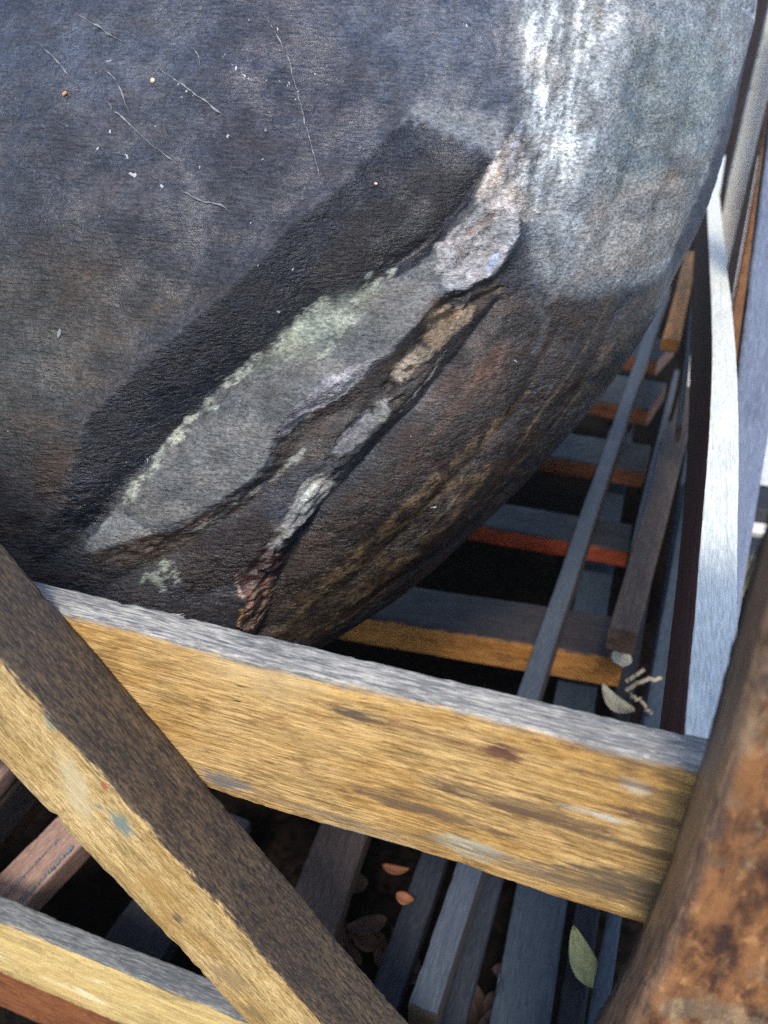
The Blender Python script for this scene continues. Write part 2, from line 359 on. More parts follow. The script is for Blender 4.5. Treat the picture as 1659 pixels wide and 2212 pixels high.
# planks along the foot of the side
plank('side_board', (1363, 1180), (1376, 1180), (1440, 860), (1456, 860), -.79, .05, M['batten'], crate, ext0=0., ext1=.2, seed=30)
plank('side_board', (1319, 1362), (1375, 1362), (1440, 930), (1492, 930), -.72, .04, M['brown'], crate, ext0=0., ext1=.25, seed=31, label='dark brown board ending in the shade')
plank('side_board', (1385, 1570), (1450, 1570), (1462, 1160), (1500, 1160), -.82, .03, M['blue'], crate, ext0=.1, ext1=.3, seed=32)
plank('side_board', (1404, 800), (1462, 800), (1483, 560), (1500, 560), -.60, .03, M['orange'], crate, ext0=-.2, ext1=.1, seed=33, up=(0, 0, -1), label='orange board lit beside the boulder')
plank('side_board', (1470, 860), (1482, 860), (1489, 700), (1498, 700), -.50, .03, M['batten'], crate, ext0=.1, ext1=.3, seed=34)

# upright on the outside of the long side, farther back (cream grey)
def upright(name, p_lo, q_lo, p_hi, q_hi, y, th, mat, parent, seed, e0=.1, e1=.1, label=None, **k):
    a, b, c, d = [at(*p, 1, y) for p in (p_lo, q_lo, p_hi, q_hi)]
    P, Q = (a+b)/2, (c+d)/2; wd = (np.linalg.norm(b-a)+np.linalg.norm(d-c))/2
    u = (Q-P)/np.linalg.norm(Q-P); P = P-u*e0; Q = Q+u*e1
    P[1] += th/2; Q[1] += th/2
    return beam(name, P, Q, (0, -1, 0), wd, th, mat, parent, seed=seed, label=label, **k)
upright('side_post', (1556, 500), (1583, 500), (1612, 190), (1672, 190), 2.1, .06, M['cream'], crate, 40, e0=.5, e1=.25, r=.006,
        label='cream and grey upright behind the far end of the bowed rail')

upright('side_post', (1545, 520), (1600, 520), (1584, 200), (1670, 200), 2.9, .08, M['orange'], crate, 41, e0=.8, e1=.3, r=.006, label='orange upright glimpsed behind the cream one')
crate2 = empty('timber_crate', (.35, 1.4, ZG), label='neighbouring crate of lavender grey and brown uprights beyond the bowed rail', cat='crate')
upright('side_post', (1548, 1180), (1617, 1180), (1624, 494), (1738, 494), 1.2, .05, M['lav'], crate2, 42, e0=.75, e1=.35, r=.005, label='lavender grey upright with dark flecks')
upright('side_post', (1588, 720), (1640, 720), (1640, 260), (1770, 260), 1.95, .05, M['rust'], crate2, 43, e0=.5, e1=.3, r=.005, label='rust and dark brown upright')
beam('rail', (.28, 1.2, -.30), (.28, 3.2, -.30), (0, 0, 1), .03, .10, M['brown'], crate2, seed=44)
# beyond the gap at the right: paving, sleepers, a grass tuft
def plain(name, colr, rough=.8, sc_=40, amt=.25):
    m = N(name); v = m.coords(); a = m.noise(v, sc_, 6, .7)
    c = m.mix(m.ramp(a, .3, .7), tuple(x*(1-amt) for x in colr), tuple(min(1, x*(1+amt)) for x in colr))
    m.l(c, m.b.inputs['Base Color']); m.b.inputs['Roughness'].default_value = rough
    m.l(m.bump(a, .4, .003), m.b.inputs['Normal']); return m.m
sheet('paving', .2, 8, 2.15, 9, ZG+.004, plain('pale_paving', (.55, .58, .60)), kind='structure')
def sleeper(py0, py1, z, h, mat, label, seed):
    a, b = at(1640, py0, 2, z), at(1640, py1, 2, z)
    o = beam('timber_sleeper', ((a[0]-.12), (a[1]+b[1])/2, z-h/2), (a[0]+.9, (a[1]+b[1])/2+.03, z-h/2), (0, 0, 1), abs(a[1]-b[1]), h, mat, None, seed=seed, r=.008, step=.01)
    tag(o, label=label, cat='timber')
sleeper(1050, 1100, -1.00, .12, M['slate'], 'black timber on the pale paving beyond the lavender upright', 50)
sleeper(1112, 1150, -1.04, .08, M['cream'], 'olive grey batten lying between two black timbers at right', 51)
sleeper(1160, 1205, -1.02, .10, M['slate'], 'black timber nearest the grass tuft at right', 52)
sleeper(1212, 1240, -1.08, .04, M['cream'], 'pale batten on the soil just behind the grass tuft', 53)
gr = []
rg = random.Random(4); gv, gf = [], []
g0 = at(1622, 1300, 2, ZG)
for k in range(12):
    bx, by = g0[0]+rg.uniform(-.05, .06), g0[1]+rg.uniform(-.04, .05); an = rg.uniform(0, 6.28); hh = rg.uniform(.08, .2); ln = rg.uniform(.02, .09); wd = .0022
    for q in range(6):
        f = q/5; x, y, z = bx+math.cos(an)*ln*f*f, by+math.sin(an)*ln*f*f, ZG+hh*f*(1-.25*f); ww = wd*(1-f*.9)
        gv += [(x-math.sin(an)*ww, y+math.cos(an)*ww, z), (x+math.sin(an)*ww, y-math.cos(an)*ww, z)]
        if q: n_ = len(gv); gf.append((n_-4, n_-3, n_-1, n_-2))
me = bpy.data.meshes.new('grass_tuft'); me.from_pydata(gv, [], gf); me.materials.append(plain('yellow_green_grass', (.20, .20, .05), .5))
tag(link(bpy.data.objects.new('grass_tuft', me)), label='small yellow green grass tuft beside the rusty post', cat='grass tuft')

# ------------------------------------------------------------------ boulder
RC = np.array([-1.0014, 1.1421, -.0995]); RR = np.array([1.05, .42, 1.0022]); RA = (-.8007, -.0348, -.1415)
RC[0] += 0; 
def _rot(a):
    cx, cy, cz = np.cos(a); sx, sy, sz = np.sin(a)
    return np.array([[cz, -sz, 0], [sz, cz, 0], [0, 0, 1]])@np.array([[cy, 0, sy], [0, 1, 0], [-sy, 0, cy]])@np.array([[1, 0, 0], [0, cx, -sx], [0, sx, cx]])
RM = _rot(RA); RW = RM@np.diag(1/RR**2)@RM.T
def chart_of(px, py):
    d = ray(px, py); a = d@RW@d; b = d@RW@RC; c = RC@RW@RC-1; disc = b*b-a*c
    t = (b-math.sqrt(disc))/a if disc > 0 else b/a
    q = RM.T@(d*t-RC)/RR; e_ = np.linalg.norm(q)-1
    if disc <= 0:
        dq = RM.T@d/RR; q = q/np.linalg.norm(q)+dq/np.linalg.norm(dq)*min(1.2, 4*max(0, e_))
    q /= np.linalg.norm(q)
    return q[[0, 2]]/(1-q[1])
PX = .000225                                            # chart units per survey pixel, about
def sphere_of(s, t):
    r2 = s*s+t*t; return np.stack([2*s/(1+r2), (r2-1)/(1+r2), 2*t/(1+r2)], -1)

# --- gradient noise
_r = np.random.default_rng(5); _perm = _r.permutation(512).astype(np.int64); _g = _r.normal(size=(512, 3)); _g /= np.linalg.norm(_g, axis=1)[:, None]
_g = _g.astype(np.float32)
def pnoise(p):
    i = np.floor(p).astype(np.int64); f = (p-i).astype(np.float32); u = f*f*f*(f*(f*6-15)+10); out = 0
    for dx in (0, 1):
        for dy in (0, 1):
            for dz in (0, 1):
                h = _perm[(_perm[(_perm[(i[:, 0]+dx) & 511]+i[:, 1]+dy) & 511]+i[:, 2]+dz) & 511]
                g = _g[h]; d = g[:, 0]*(f[:, 0]-dx)+g[:, 1]*(f[:, 1]-dy)+g[:, 2]*(f[:, 2]-dz)
                wgt = (u[:, 0] if dx else 1-u[:, 0])*(u[:, 1] if dy else 1-u[:, 1])*(u[:, 2] if dz else 1-u[:, 2])
                out = out+wgt*d
    return out
def fbm(p, o=4, g=.5):
    a, s, r_ = 1., 1., 0
    for _ in range(o): r_ = r_+a*pnoise(p*s+17.3*_); a *= g; s *= 2.03
    return r_
def seg_dist(pts, X, Y, H=None):
    """distance from (X,Y) to a polyline and the value interpolated along it"""
    best = np.full(X.shape, 1e9, np.float32); hv = np.zeros(X.shape, np.float32)
    for k in range(len(pts)-1):
        ax, ay = pts[k]; bx, by = pts[k+1]; dx, dy = bx-ax, by-ay; L2 = dx*dx+dy*dy+1e-12
        t = np.clip(((X-ax)*dx+(Y-ay)*dy)/L2, 0, 1); d = (X-ax-t*dx)**2+(Y-ay-t*dy)**2
        m_ = d < best; best = np.where(m_, d, best)
        if H is not None: hv = np.where(m_, H[k]*(1-t)+H[k+1]*t, hv)
    return np.sqrt(best), hv
def inside(poly, X, Y):
    c = np.zeros(X.shape, bool); n = len(poly)
    for k in range(n):
        x1, y1 = poly[k]; x2, y2 = poly[(k+1) % n]
        c ^= ((y1 > Y) != (y2 > Y)) & (X < (x2-x1)*(Y-y1)/((y2-y1) if y2 != y1 else 1e-9)+x1)
    return c

# relief lines: survey points with height in mm over the mean boulder surface
REL = [
 ([(-250, 700), (-200, 1300), (100, 1500), (420, 1560)], [0, 0, 0, 0]),
 ([(-200, -200), (500, -250), (1100, -300), (1650, -260)], [0, 0, 0, 0]),
 ([(-50, 100), (300, 60), (700, 20)], [2, 2, 0]),
 ([(0, 500), (300, 480), (620, 330)], [6, 8, 8]),
 ([(0, 850), (120, 950), (60, 1100)], [8, 8, 2]),
 ([(870, 262), (760, 385), (620, 520), (500, 640), (380, 740), (260, 850), (200, 915), (165, 1000), (150, 1075), (40, 1190)], [6, 14, 17, 18, 17, 15, 11, 7, 2, -4]),
 ([(872, 268), (960, 290), (1060, 350)], [6, 5, 8]),
 ([(1045, 365), (985, 455), (925, 520), (850, 575), (760, 640), (680, 655), (600, 735), (520, 790), (430, 870), (300, 1000), (215, 1110), (150, 1190)], [2, -4, -8, -12, -14, -16, -17, -18, -18, -16, -13, -10]),
 ([(1078, 352), (1025, 440), (972, 510), (958, 575)], [8, 7, 7, 9]),
 ([(1110, 440), (1095, 540), (1050, 600), (950, 640), (890, 700), (830, 760), (740, 810), (650, 865), (600, 930), (575, 1000), (500, 1065), (340, 1140), (180, 1205)],
  [14, 13, 14, 13, 12, 11, 10, 12, 10, 8, 5, 2, -6]),
 ([(1075, 625), (960, 690), (900, 745), (820, 850), (700, 905), (620, 1000), (560, 1080), (430, 1170), (250, 1260)], [-2, -3, -5, -6, -5, -5, -7, -8, -9]),
 ([(1120, 600), (1010, 640), (965, 720), (905, 800), (850, 880), (780, 950), (700, 1040), (650, 1120), (585, 1205), (530, 1290), (520, 1380)], [2, 6, 7, 4, 3, 5, 2, 5, 4, 6, 4]),
 ([(1070, 660), (1000, 760), (900, 890), (800, 990), (710, 1090), (640, 1190), (600, 1290), (580, 1380)], [-6, -9, -11, -12, -12, -13, -12, -12]),
 ([(1110, 20), (1118, 110), (1108, 220), (1075, 335)], [9, 10, 10, 9]),
 ([(1060, 0), (1070, 150), (1010, 260)], [2, 1, 2]),
 ([(1330, 60), (1290, 250), (1240, 420), (1190, 560)], [9, 9, 7, 3]),
 ([(1420, 120), (1370, 330), (1310, 520)], [-2, -3, -3]),
 ([(1530, 60), (1470, 300), (1410, 480)], [-3, -4, -4]),
 ([(1625, 150), (1575, 290), (1530, 400), (1480, 520)], [-12, -18, -18, -10]),
 ([(1180, 760), (1120, 900), (1000, 1030), (860, 1180), (740, 1290)], [-4, -6, -7, -7, -5]),
 ([(1230, 800), (1150, 960), (1040, 1080), (900, 1210), (760, 1320)], [-1, -1, -2, -1, -1]),
 ([(1330, 680), (1260, 840), (1160, 990), (1020, 1150), (890, 1250), (740, 1350)], [-5, -5, -4, -6, -4, -3]),
]
REL = [([chart_of(*p) for p in pts], h) for pts, h in REL]
def relief(s, t):
    num = 0; den = 0
    for pts, h in REL:
        d, hv = seg_dist(pts, s, t, np.array(h)*.001)
        w_ = 1/(d/PX+3.)**1.55
        num = num+w_*hv; den = den+w_
    far = 1/(np.full(s.shape, 420., np.float32))**1.55
    return num/(den+far)

# base colours of the boulder surface (patina, fresh scars, lichen, iron stain) with painted shade and sky sheen; all linear RGB
# fill = polygon, line = stroke of given half width; soft in survey pixels
K_PAT, K_DK = (.050, .052, .066), (.020, .019, .024)
PAINT = [
 ('fill', [(-200, 560), (160, 540), (420, 640), (300, 800), (150, 960), (-200, 1020)], 90, (.068, .058, .047), .8),
 ('fill', [(-200, 500), (60, 560), (230, 760), (160, 900), (-200, 900)], 70, (.068, .070, .068), .5),
 ('fill', [(-200, 1000), (180, 960), (140, 1100), (-100, 1230)], 60, (.058, .037, .024), .8),
 ('fill', [(-100, -100), (520, -100), (460, 150), (-100, 330)], 90, (.052, .062, .080), .6),  # sky's blue sheen over the upper left, painted into the rock
 ('fill', [(440, 60), (700, 60), (840, 200), (700, 420), (480, 360)], 90, (.042, .041, .060), .6),
 ('fill', [(700, 20), (1100, 0), (1080, 300), (1040, 340), (880, 262), (800, 180)], 55, (.082, .092, .112), .8),
 ('fill', [(905, 235), (1085, 240), (1070, 345), (960, 288), (872, 262)], 16, (.15, .165, .18), .8),
 # shade of the long recessed facet, painted near-black over the rock colour
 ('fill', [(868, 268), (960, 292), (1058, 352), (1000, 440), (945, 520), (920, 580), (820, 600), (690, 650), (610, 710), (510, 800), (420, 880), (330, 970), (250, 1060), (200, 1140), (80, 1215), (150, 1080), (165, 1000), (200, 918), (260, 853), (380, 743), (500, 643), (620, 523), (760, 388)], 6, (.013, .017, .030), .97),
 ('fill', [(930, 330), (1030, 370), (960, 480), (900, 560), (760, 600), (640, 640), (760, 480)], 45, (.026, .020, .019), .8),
 # pale grey facet with lichen crust
 ('fill', [(905, 570), (950, 520), (1005, 440), (1062, 352), (1115, 400), (1110, 500), (1060, 600), (950, 640), (890, 700), (830, 765), (740, 815), (650, 870), (600, 935), (570, 1020), (490, 1080), (340, 1150), (165, 1212), (230, 1110), (290, 1030), (370, 935), (450, 850), (530, 780), (620, 700), (700, 650), (800, 620)], 9, (.102, .107, .108), .95),
 ('fill', [(700, 640), (830, 610), (760, 720), (620, 790), (540, 810), (620, 710)], 30, (.135, .155, .135), .85),
 ('line', [(690, 655), (650, 690), (600, 735), (520, 800), (450, 862), (370, 945), (300, 1030), (255, 1100)], 26, (.24, .265, .225), .9, 'frag2'),
 ('fill', [(655, 660), (690, 640), (735, 665), (730, 700), (690, 740), (640, 745), (600, 765), (590, 740), (640, 705)], 12, (.22, .255, .215), .8, 'frag'),
 ('line', [(840, 590), (800, 612), (745, 665)], 24, (.22, .245, .21), .85, 'frag2'),
 ('line', [(690, 655), (745, 690), (720, 740), (690, 770)], 26, (.24, .265, .225), .85, 'frag2'),
 # crumbly fresh rock running down the ridge
 ('fill', [(1065, 339), (1110, 290), (1142, 397), (1210, 400), (1235, 430), (1180, 470), (1120, 480), (1060, 430), (1020, 440)], 18, (.34, .32, .30), .95, 'frag'),
 ('fill', [(945, 522), (1002, 474), (1065, 416), (1118, 445), (1100, 520), (1070, 570), (1022, 619), (954, 628), (940, 590)], 9, (.29, .29, .30), .95, 'frag'),
 ('line', [(1010, 500), (1060, 470)], 16, (.14, .10, .08), .6, 'frag'),
 ('line', [(1060, 560), (1048, 585)], 13, (.33, .40, .56), .8, 'frag'),
 ('line', [(1112, 285), (1105, 330), (1100, 370)], 12, (.36, .40, .52), .75, 'frag'),
 ('line', [(1232, 385), (1215, 430), (1192, 455)], 16, (.33, .19, .12), .7, 'frag'),
 ('line', [(1080, 370), (1070, 400)], 9, (.34, .22, .14), .6, 'frag'),
 ('fill', [(1118, 493), (1180, 500), (1190, 560), (1130, 590), (1095, 560)], 14, (.075, .08, .09), .8),
 ('fill', [(930, 640), (1070, 625), (1000, 760), (900, 860), (760, 980), (640, 1010), (560, 1080), (430, 1170), (250, 1240), (150, 1215), (400, 1130), (520, 1075), (585, 1010), (640, 900), (760, 830), (860, 760)], 14, (.062, .050, .045), .92),
 ('fill', [(603, 946), (640, 879), (700, 816), (766, 780), (812, 766), (775, 818), (733, 860), (685, 882), (627, 946)], 8, (.20, .20, .225), .9, 'frag'),
 ('fill', [(916, 686), (954, 657), (1022, 667), (1002, 705), (954, 749), (916, 734)], 14, (.20, .15, .10), .9, 'frag'),
 ('fill', [(846, 797), (890, 744), (937, 752), (925, 783), (868, 818)], 14, (.20, .175, .14), .85, 'frag'),
 ('line', [(960, 762), (937, 808), (912, 836), (870, 895)], 7, (.24, .24, .22), .85, 'frag'),
 ('fill', [(813, 869), (845, 858), (841, 898), (808, 920)], 12, (.20, .205, .20), .85, 'frag'),
 ('fill', [(720, 978), (742, 938), (800, 890), (812, 925), (755, 980)], 14, (.20, .20, .215), .85, 'frag'),
 ('fill', [(622, 1002), (656, 972), (654, 1000)], 6, (.24, .27, .25), .8, 'frag'),
 ('fill', [(638, 1067), (665, 1030), (715, 1020), (730, 1050), (700, 1095), (650, 1130), (610, 1160), (585, 1195), (570, 1185), (620, 1110)], 13, (.20, .205, .20), .85, 'frag'),
 ('line', [(672, 1060), (648, 1095)], 14, (.33, .37, .35), .8, 'frag'),
 ('fill', [(510, 1230), (560, 1190), (620, 1200), (600, 1260), (560, 1290), (520, 1290)], 12, (.085, .040, .038), .75, 'frag'),
 ('fill', [(545, 1270), (600, 1260), (585, 1330), (560, 1385), (520, 1385), (530, 1320)], 12, (.19, .12, .085), .8, 'frag'),
 ('line', [(522, 1230), (512, 1260), (524, 1290)], 5, (.35, .32, .26), .8, 'frag'),
 ('line', [(520, 1320), (515, 1350)], 10, (.42, .22, .06), .7, 'frag'),
 ('line', [(640, 1000), (560, 1060), (480, 1110), (430, 1140)], 9, (.20, .21, .20), .6, 'frag'),
 ('line', [(470, 1130), (380, 1190), (300, 1240)], 22, (.075, .08, .075), .6, 'frag'),
 ('fill', [(320, 1215), (400, 1210), (390, 1260), (340, 1290), (300, 1270)], 34, (.20, .24, .215), .85, 'frag2'),
 ('fill', [(230, 1110), (290, 1130), (330, 1150), (240, 1175), (165, 1212)], 9, (.16, .17, .175), .8, 'frag'),
 ('fill', [(0, 1160), (150, 1130), (190, 1200), (80, 1250)], 30, (.050, .057, .062), .6, 'frag'),
 ('fill', [(390, 1190), (560, 1100), (600, 1150), (520, 1260), (400, 1290)], 20, (.032, .020, .020), .8),
 # underside: rust and ochre streaks
 ('fill', [(1080, 640), (1240, 640), (1330, 640), (1300, 780), (1180, 960), (1020, 1120), (860, 1280), (700, 1390), (560, 1400), (620, 1220), (720, 1100), (860, 960), (980, 800)], 34, (.060, .043, .036), .92),
 ('fill', [(1010, 985), (1070, 1010), (960, 1160), (820, 1290), (690, 1385), (600, 1385), (660, 1280), (760, 1200), (880, 1100)], 60, (.105, .076, .044), .75, 'frag2'),
 ('fill', [(1370, 640), (1440, 600), (1330, 820), (1200, 1010), (1080, 1130), (1020, 1120), (1150, 960), (1280, 800)], 50, (.09, .072, .054), .7, 'frag2'),
 ('line', [(1090, 740), (1010, 860), (900, 1000)], 46, (.085, .050, .036), .75, 'frag'),
 ('line', [(1080, 920), (980, 1010), (860, 1120), (760, 1220), (660, 1330)], 50, (.15, .108, .062), .7, 'frag2'),
 ('line', [(960, 1080), (900, 1130), (830, 1170)], 20, (.155, .118, .065), .8, 'frag'),
 ('line', [(990, 1085), (950, 1130), (900, 1180)], 13, (.13, .15, .13), .8, 'frag'),
 ('line', [(1140, 860), (1060, 960), (1000, 1020)], 30, (.14, .095, .055), .6, 'frag'),
 ('line', [(1310, 660), (1260, 760), (1180, 880), (1120, 980)], 15, (.13, .095, .06), .8, 'frag'),
 ('line', [(1340, 720), (1240, 880), (1180, 960), (1060, 1100)], 15, (.115, .095, .07), .8, 'frag'),
 ('line', [(1360, 780), (1260, 900), (1190, 1010), (1080, 1110), (960, 1210)], 18, (.11, .095, .08), .8, 'frag'),
 ('line', [(1210, 700), (1190, 800), (1140, 880)], 22, (.045, .045, .055), .8, 'frag'),
 ('line', [(1250, 720), (1170, 880)], 9, (.10, .105, .115), .6, 'frag'),
 ('line', [(860, 1270), (780, 1330), (700, 1380)], 14, (.17, .105, .075), .6, 'frag'),
 # grey end of the boulder, right; silvery sky sheen painted into its colour
 ('fill', [(1120, -100), (1750, -100), (1640, 120), (1580, 290), (1500, 480), (1430, 590), (1260, 640), (1160, 600), (1130, 440), (1112, 240)], 60, (.20, .225, .245), .92),
 ('fill', [(1300, 380), (1560, 330), (1470, 540), (1400, 580), (1240, 610), (1240, 500)], 50, (.17, .165, .155), .8),
 ('fill', [(1340, 90), (1560, 60), (1560, 200), (1420, 380), (1300, 420), (1330, 260)], 50, (.135, .165, .17), .8),
 ('fill', [(1112, -60), (1330, -60), (1350, 140), (1310, 250), (1240, 400), (1200, 430), (1150, 330), (1118, 220)], 36, (.31, .335, .35), .92),
 ('line', [(1160, 60), (1170, 200), (1220, 330)], 55, (.36, .39, .40), .75, 'streak'),
 ('line', [(1260, 40), (1250, 180), (1240, 300)], 60, (.36, .39, .40), .75, 'streak'),
 ('line', [(1150, 640), (1180, 700), (1160, 760)], 26, (.10, .11, .12), .6, 'frag'),
 ('line', [(1180, 480), (1200, 560), (1190, 640)], 26, (.12, .13, .14), .7, 'frag'),
 ('line', [(1600, 20), (1650, 40)], 22, (.26, .30, .36), .6, 'frag'),
 ('line', [(1070, 600), (1040, 640), (1090, 620)], 16, (.12, .085, .045), .7, 'frag'),
]
def build_boulder():
    n1, n2 = 1250, 1150
    pc = np.array([chart_of(x, y) for x in range(0, 1660, 150) for y in range(0, 1400, 150)])
    # survey centre and spread in the chart
    cs, ct = (pc[:, 0].min()+pc[:, 0].max())/2, (pc[:, 1].min()+pc[:, 1].max())/2
    es, et = (pc[:, 0].max()-pc[:, 0].min())/2*1.06, (pc[:, 1].max()-pc[:, 1].min())/2*1.06
    def warp(n, e):
        u = np.linspace(-1, 1, n); k = .80                # 80% of the lines inside the surveyed face
        a = np.abs(u); out = np.where(a < k, a/k*e, e*np.exp((a-k)/(1-k)*math.log(14/e)))
        # smooth start outside
        out = np.where(a < k, a/k*e, e+(np.exp((a-k)/(1-k)*3.2)-1)/(math.exp(3.2)-1)*(14-e))
        return np.sign(u)*out
    S = cs+warp(n1, es); T = ct+warp(n2, et)
    s, t = np.meshgrid(S, T); s = s.ravel().astype(np.float32); t = t.ravel().astype(np.float32)
    q = sphere_of(s.astype(float), t.astype(float)); P = (q*RR)@RM.T+RC
    nrm = (q/RR)@RM.T; nrm /= np.linalg.norm(nrm, axis=1)[:, None]
    vis = (np.abs(s-cs) < es*1.25) & (np.abs(t-ct) < et*1.25)
    Pl = P@RM                                            # boulder-aligned coordinates for bedding grain
    # ragged edges: warp the chart a little
    w1 = fbm(P*14., 4, .55); w2 = fbm(P*14.+40, 4, .55); w3 = fbm(P*90, 3, .6); w4 = fbm(P*90+9, 3, .6)
    sw = s+(w1*16+w3*5)*PX; tw = t+(w2*16+w4*5)*PX
    h = np.zeros(len(s)); iv = np.where(vis)[0]
    h[iv] = relief(sw[iv], tw[iv])
    fade = np.clip(1.6-np.maximum(np.abs(s-cs)/es, np.abs(t-ct)/et)*1.1, 0, 1); fade = fade*fade*(3-2*fade)
    h = h*np.where(vis, 1, 0)*1.0*np.clip(fade*2, 0, 1)
    big = fbm(P*2.6, 3)*.014+fbm(P*9, 3)*.004
    mot = np.zeros(len(s), np.float32); mot[iv] = fbm(P[iv]*np.array([7., 9, 16])+3, 4, .55); mot2 = np.zeros(len(s), np.float32); mot2[iv] = fbm(P[iv]*np.array([16., 30, 42])+31, 4, .6)
    # colour
    sp, tp = s+(w1*20+w3*20)*PX, t+(w2*20+w4*20)*PX
    col = np.tile(np.array(K_PAT, np.float32), (len(s), 1))
    rough_amt = np.full(len(s), .35, np.float32)
    nf = np.zeros(len(s), np.float32); ns = np.zeros(len(s), np.float32)
    dirn = Pl.copy()
    nf[iv] = fbm(np.stack([P[iv, 0]*75, P[iv, 1]*75, P[iv, 2]*75], 1), 4, .65)
    th_ = math.radians(38)                               # streaks run down the face, up-right to down-left
    ca, sa = math.cos(th_), math.sin(th_)
    al, ac = P[iv, 0]*ca+P[iv, 2]*sa, -P[iv, 0]*sa+P[iv, 2]*ca
    ns_ = fbm(np.stack([al*14, ac*110, P[iv, 1]*60], 1), 4, .6)
    nv_ = fbm(np.stack([P[iv, 0]*150, P[iv, 1]*20, P[iv, 2]*26], 1), 4, .6)
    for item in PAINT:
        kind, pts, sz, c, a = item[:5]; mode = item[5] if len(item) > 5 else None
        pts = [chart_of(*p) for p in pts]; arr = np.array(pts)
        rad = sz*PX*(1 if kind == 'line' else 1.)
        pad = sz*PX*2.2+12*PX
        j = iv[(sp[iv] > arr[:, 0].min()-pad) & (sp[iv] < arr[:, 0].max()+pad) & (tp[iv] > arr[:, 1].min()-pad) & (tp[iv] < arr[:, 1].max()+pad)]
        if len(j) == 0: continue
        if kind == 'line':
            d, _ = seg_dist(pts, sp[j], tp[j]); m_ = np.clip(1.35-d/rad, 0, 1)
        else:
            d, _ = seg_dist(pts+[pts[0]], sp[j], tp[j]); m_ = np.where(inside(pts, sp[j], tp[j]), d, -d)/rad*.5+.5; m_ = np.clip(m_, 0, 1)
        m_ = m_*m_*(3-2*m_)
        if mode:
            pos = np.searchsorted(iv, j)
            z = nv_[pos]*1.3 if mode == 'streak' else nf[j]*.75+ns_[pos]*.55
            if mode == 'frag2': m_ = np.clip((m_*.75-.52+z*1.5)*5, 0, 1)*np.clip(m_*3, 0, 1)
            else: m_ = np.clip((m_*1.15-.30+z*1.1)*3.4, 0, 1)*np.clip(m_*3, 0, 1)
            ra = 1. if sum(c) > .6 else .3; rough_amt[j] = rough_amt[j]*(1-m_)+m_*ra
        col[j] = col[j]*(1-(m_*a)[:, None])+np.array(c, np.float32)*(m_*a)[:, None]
    col *= np.exp(mot*.42+mot2*.36)[:, None]; hb = 1-.7*np.clip((col.mean(1)-.05)/.08, 0, 1); col[:, 0] *= 1+np.clip(mot2, -.3, .5)*.35*hb; col[:, 2] *= 1-np.clip(mot2, -.3, .5)*.30*hb
    # deepen dark tones, paint the sky's blue sheen towards the top, then mineral grain
    lum = col.mean(1); kk_ = np.clip((lum-.05)/.10, 0, 1); col *= (.50+.50*kk_)[:, None]
    iu = iv[(tp[iv] > chart_of(700, 330)[1])]
    up_ = np.clip((tp-chart_of(500, 620)[1])/(chart_of(500, 60)[1]-chart_of(500, 620)[1]), 0, 1)*(1-kk_)
    col[:, 2] *= 1+.42*up_; col[:, 1] *= 1+.15*up_
    mod = np.ones(len(s), np.float32); mod[iv] = np.exp(nf[iv]*.42+ns_*.20)
    col *= mod[:, None]
    dq, _ = seg_dist([chart_of(*p) for p in [(1215, -60), (1205, 120), (1200, 260), (1160, 340)]], s[iv], t[iv])
    col[iv] *= np.exp(nv_*1.5*np.clip(1.7-dq/PX/150, 0, 1))[:, None]
    rough_amt[iv] = np.clip(rough_amt[iv]+.35*(col[iv].mean(1) > .12), 0, 1.2)
    g = np.zeros(len(s)); g[iv] = nf[iv]*.0009+ns_*.0004
    crag = np.zeros(len(s)); crag[iv] = -np.abs(fbm(np.stack([al*20, ac*48, P[iv, 1]*34], 1), 4, .6))*.0060*np.clip(rough_amt[iv]-.35, 0, 1)
    cz = np.zeros(len(s), np.float32); sz_ = np.zeros(len(s), np.float32)
    dc, _ = seg_dist([chart_of(*p) for p in [(1150, 360), (1060, 480), (990, 600), (930, 720), (850, 850), (760, 960), (660, 1090), (580, 1220), (540, 1370)]], s[iv], t[iv])
    dc2, _ = seg_dist([chart_of(*p) for p in [(760, 800), (650, 900), (590, 1000), (430, 1130), (250, 1210)]], s[iv], t[iv])
    cz[iv] = np.maximum(np.clip(1.4-dc/PX/62, 0, 1), .6*np.clip(1.4-dc2/PX/45, 0, 1))
    Q_ = np.stack([al*17+fbm(P[iv]*9, 2)*1.5, ac*34, P[iv, 1]*26], 1)
    c1 = np.abs(fbm(Q_, 3, .55)); c2 = np.abs(fbm(Q_*2.9+5, 3, .6))
    crag[iv] += (-.019*c1-.0095*c2+.003)*cz[iv]
    ds, _ = seg_dist([chart_of(*p) for p in [(1200, -40), (1190, 120), (1200, 260), (1160, 360)]], s[iv], t[iv])
    sz_[iv] = np.clip(1.5-ds/PX/95, 0, 1); crag[iv] += nv_*.0022*sz_[iv]
    P = P+nrm*(h+big*np.clip(1.2-fade*.55, 0, 1)+g+crag)[:, None]
    me = bpy.data.meshes.new('boulder')
    nv = len(s); me.vertices.add(nv+1)
    cap = np.mean(P.reshape(n2, n1, 3)[[0, -1], :, :].reshape(-1, 3), 0)
    me.vertices.foreach_set('co', np.concatenate([P, cap[None]]).astype(np.float32).ravel())
    ii = np.arange(nv).reshape(n2, n1)
    quads = np.stack([ii[:-1, :-1], ii[:-1, 1:], ii[1:, 1:], ii[1:, :-1]], -1).reshape(-1, 4)
    rim = np.concatenate([ii[0, :], ii[1:, -1], ii[-1, -2::-1], ii[-2:0:-1, 0]])
    tri = np.stack([rim, np.roll(rim, -1), np.full(len(rim), nv)], -1)[:, ::-1]
    nl = quads.size+tri.size; me.loops.add(nl); me.polygons.add(len(quads)+len(tri))
    me.loops.foreach_set('vertex_index', np.concatenate([quads.ravel(), tri.ravel()]).astype(np.int32))
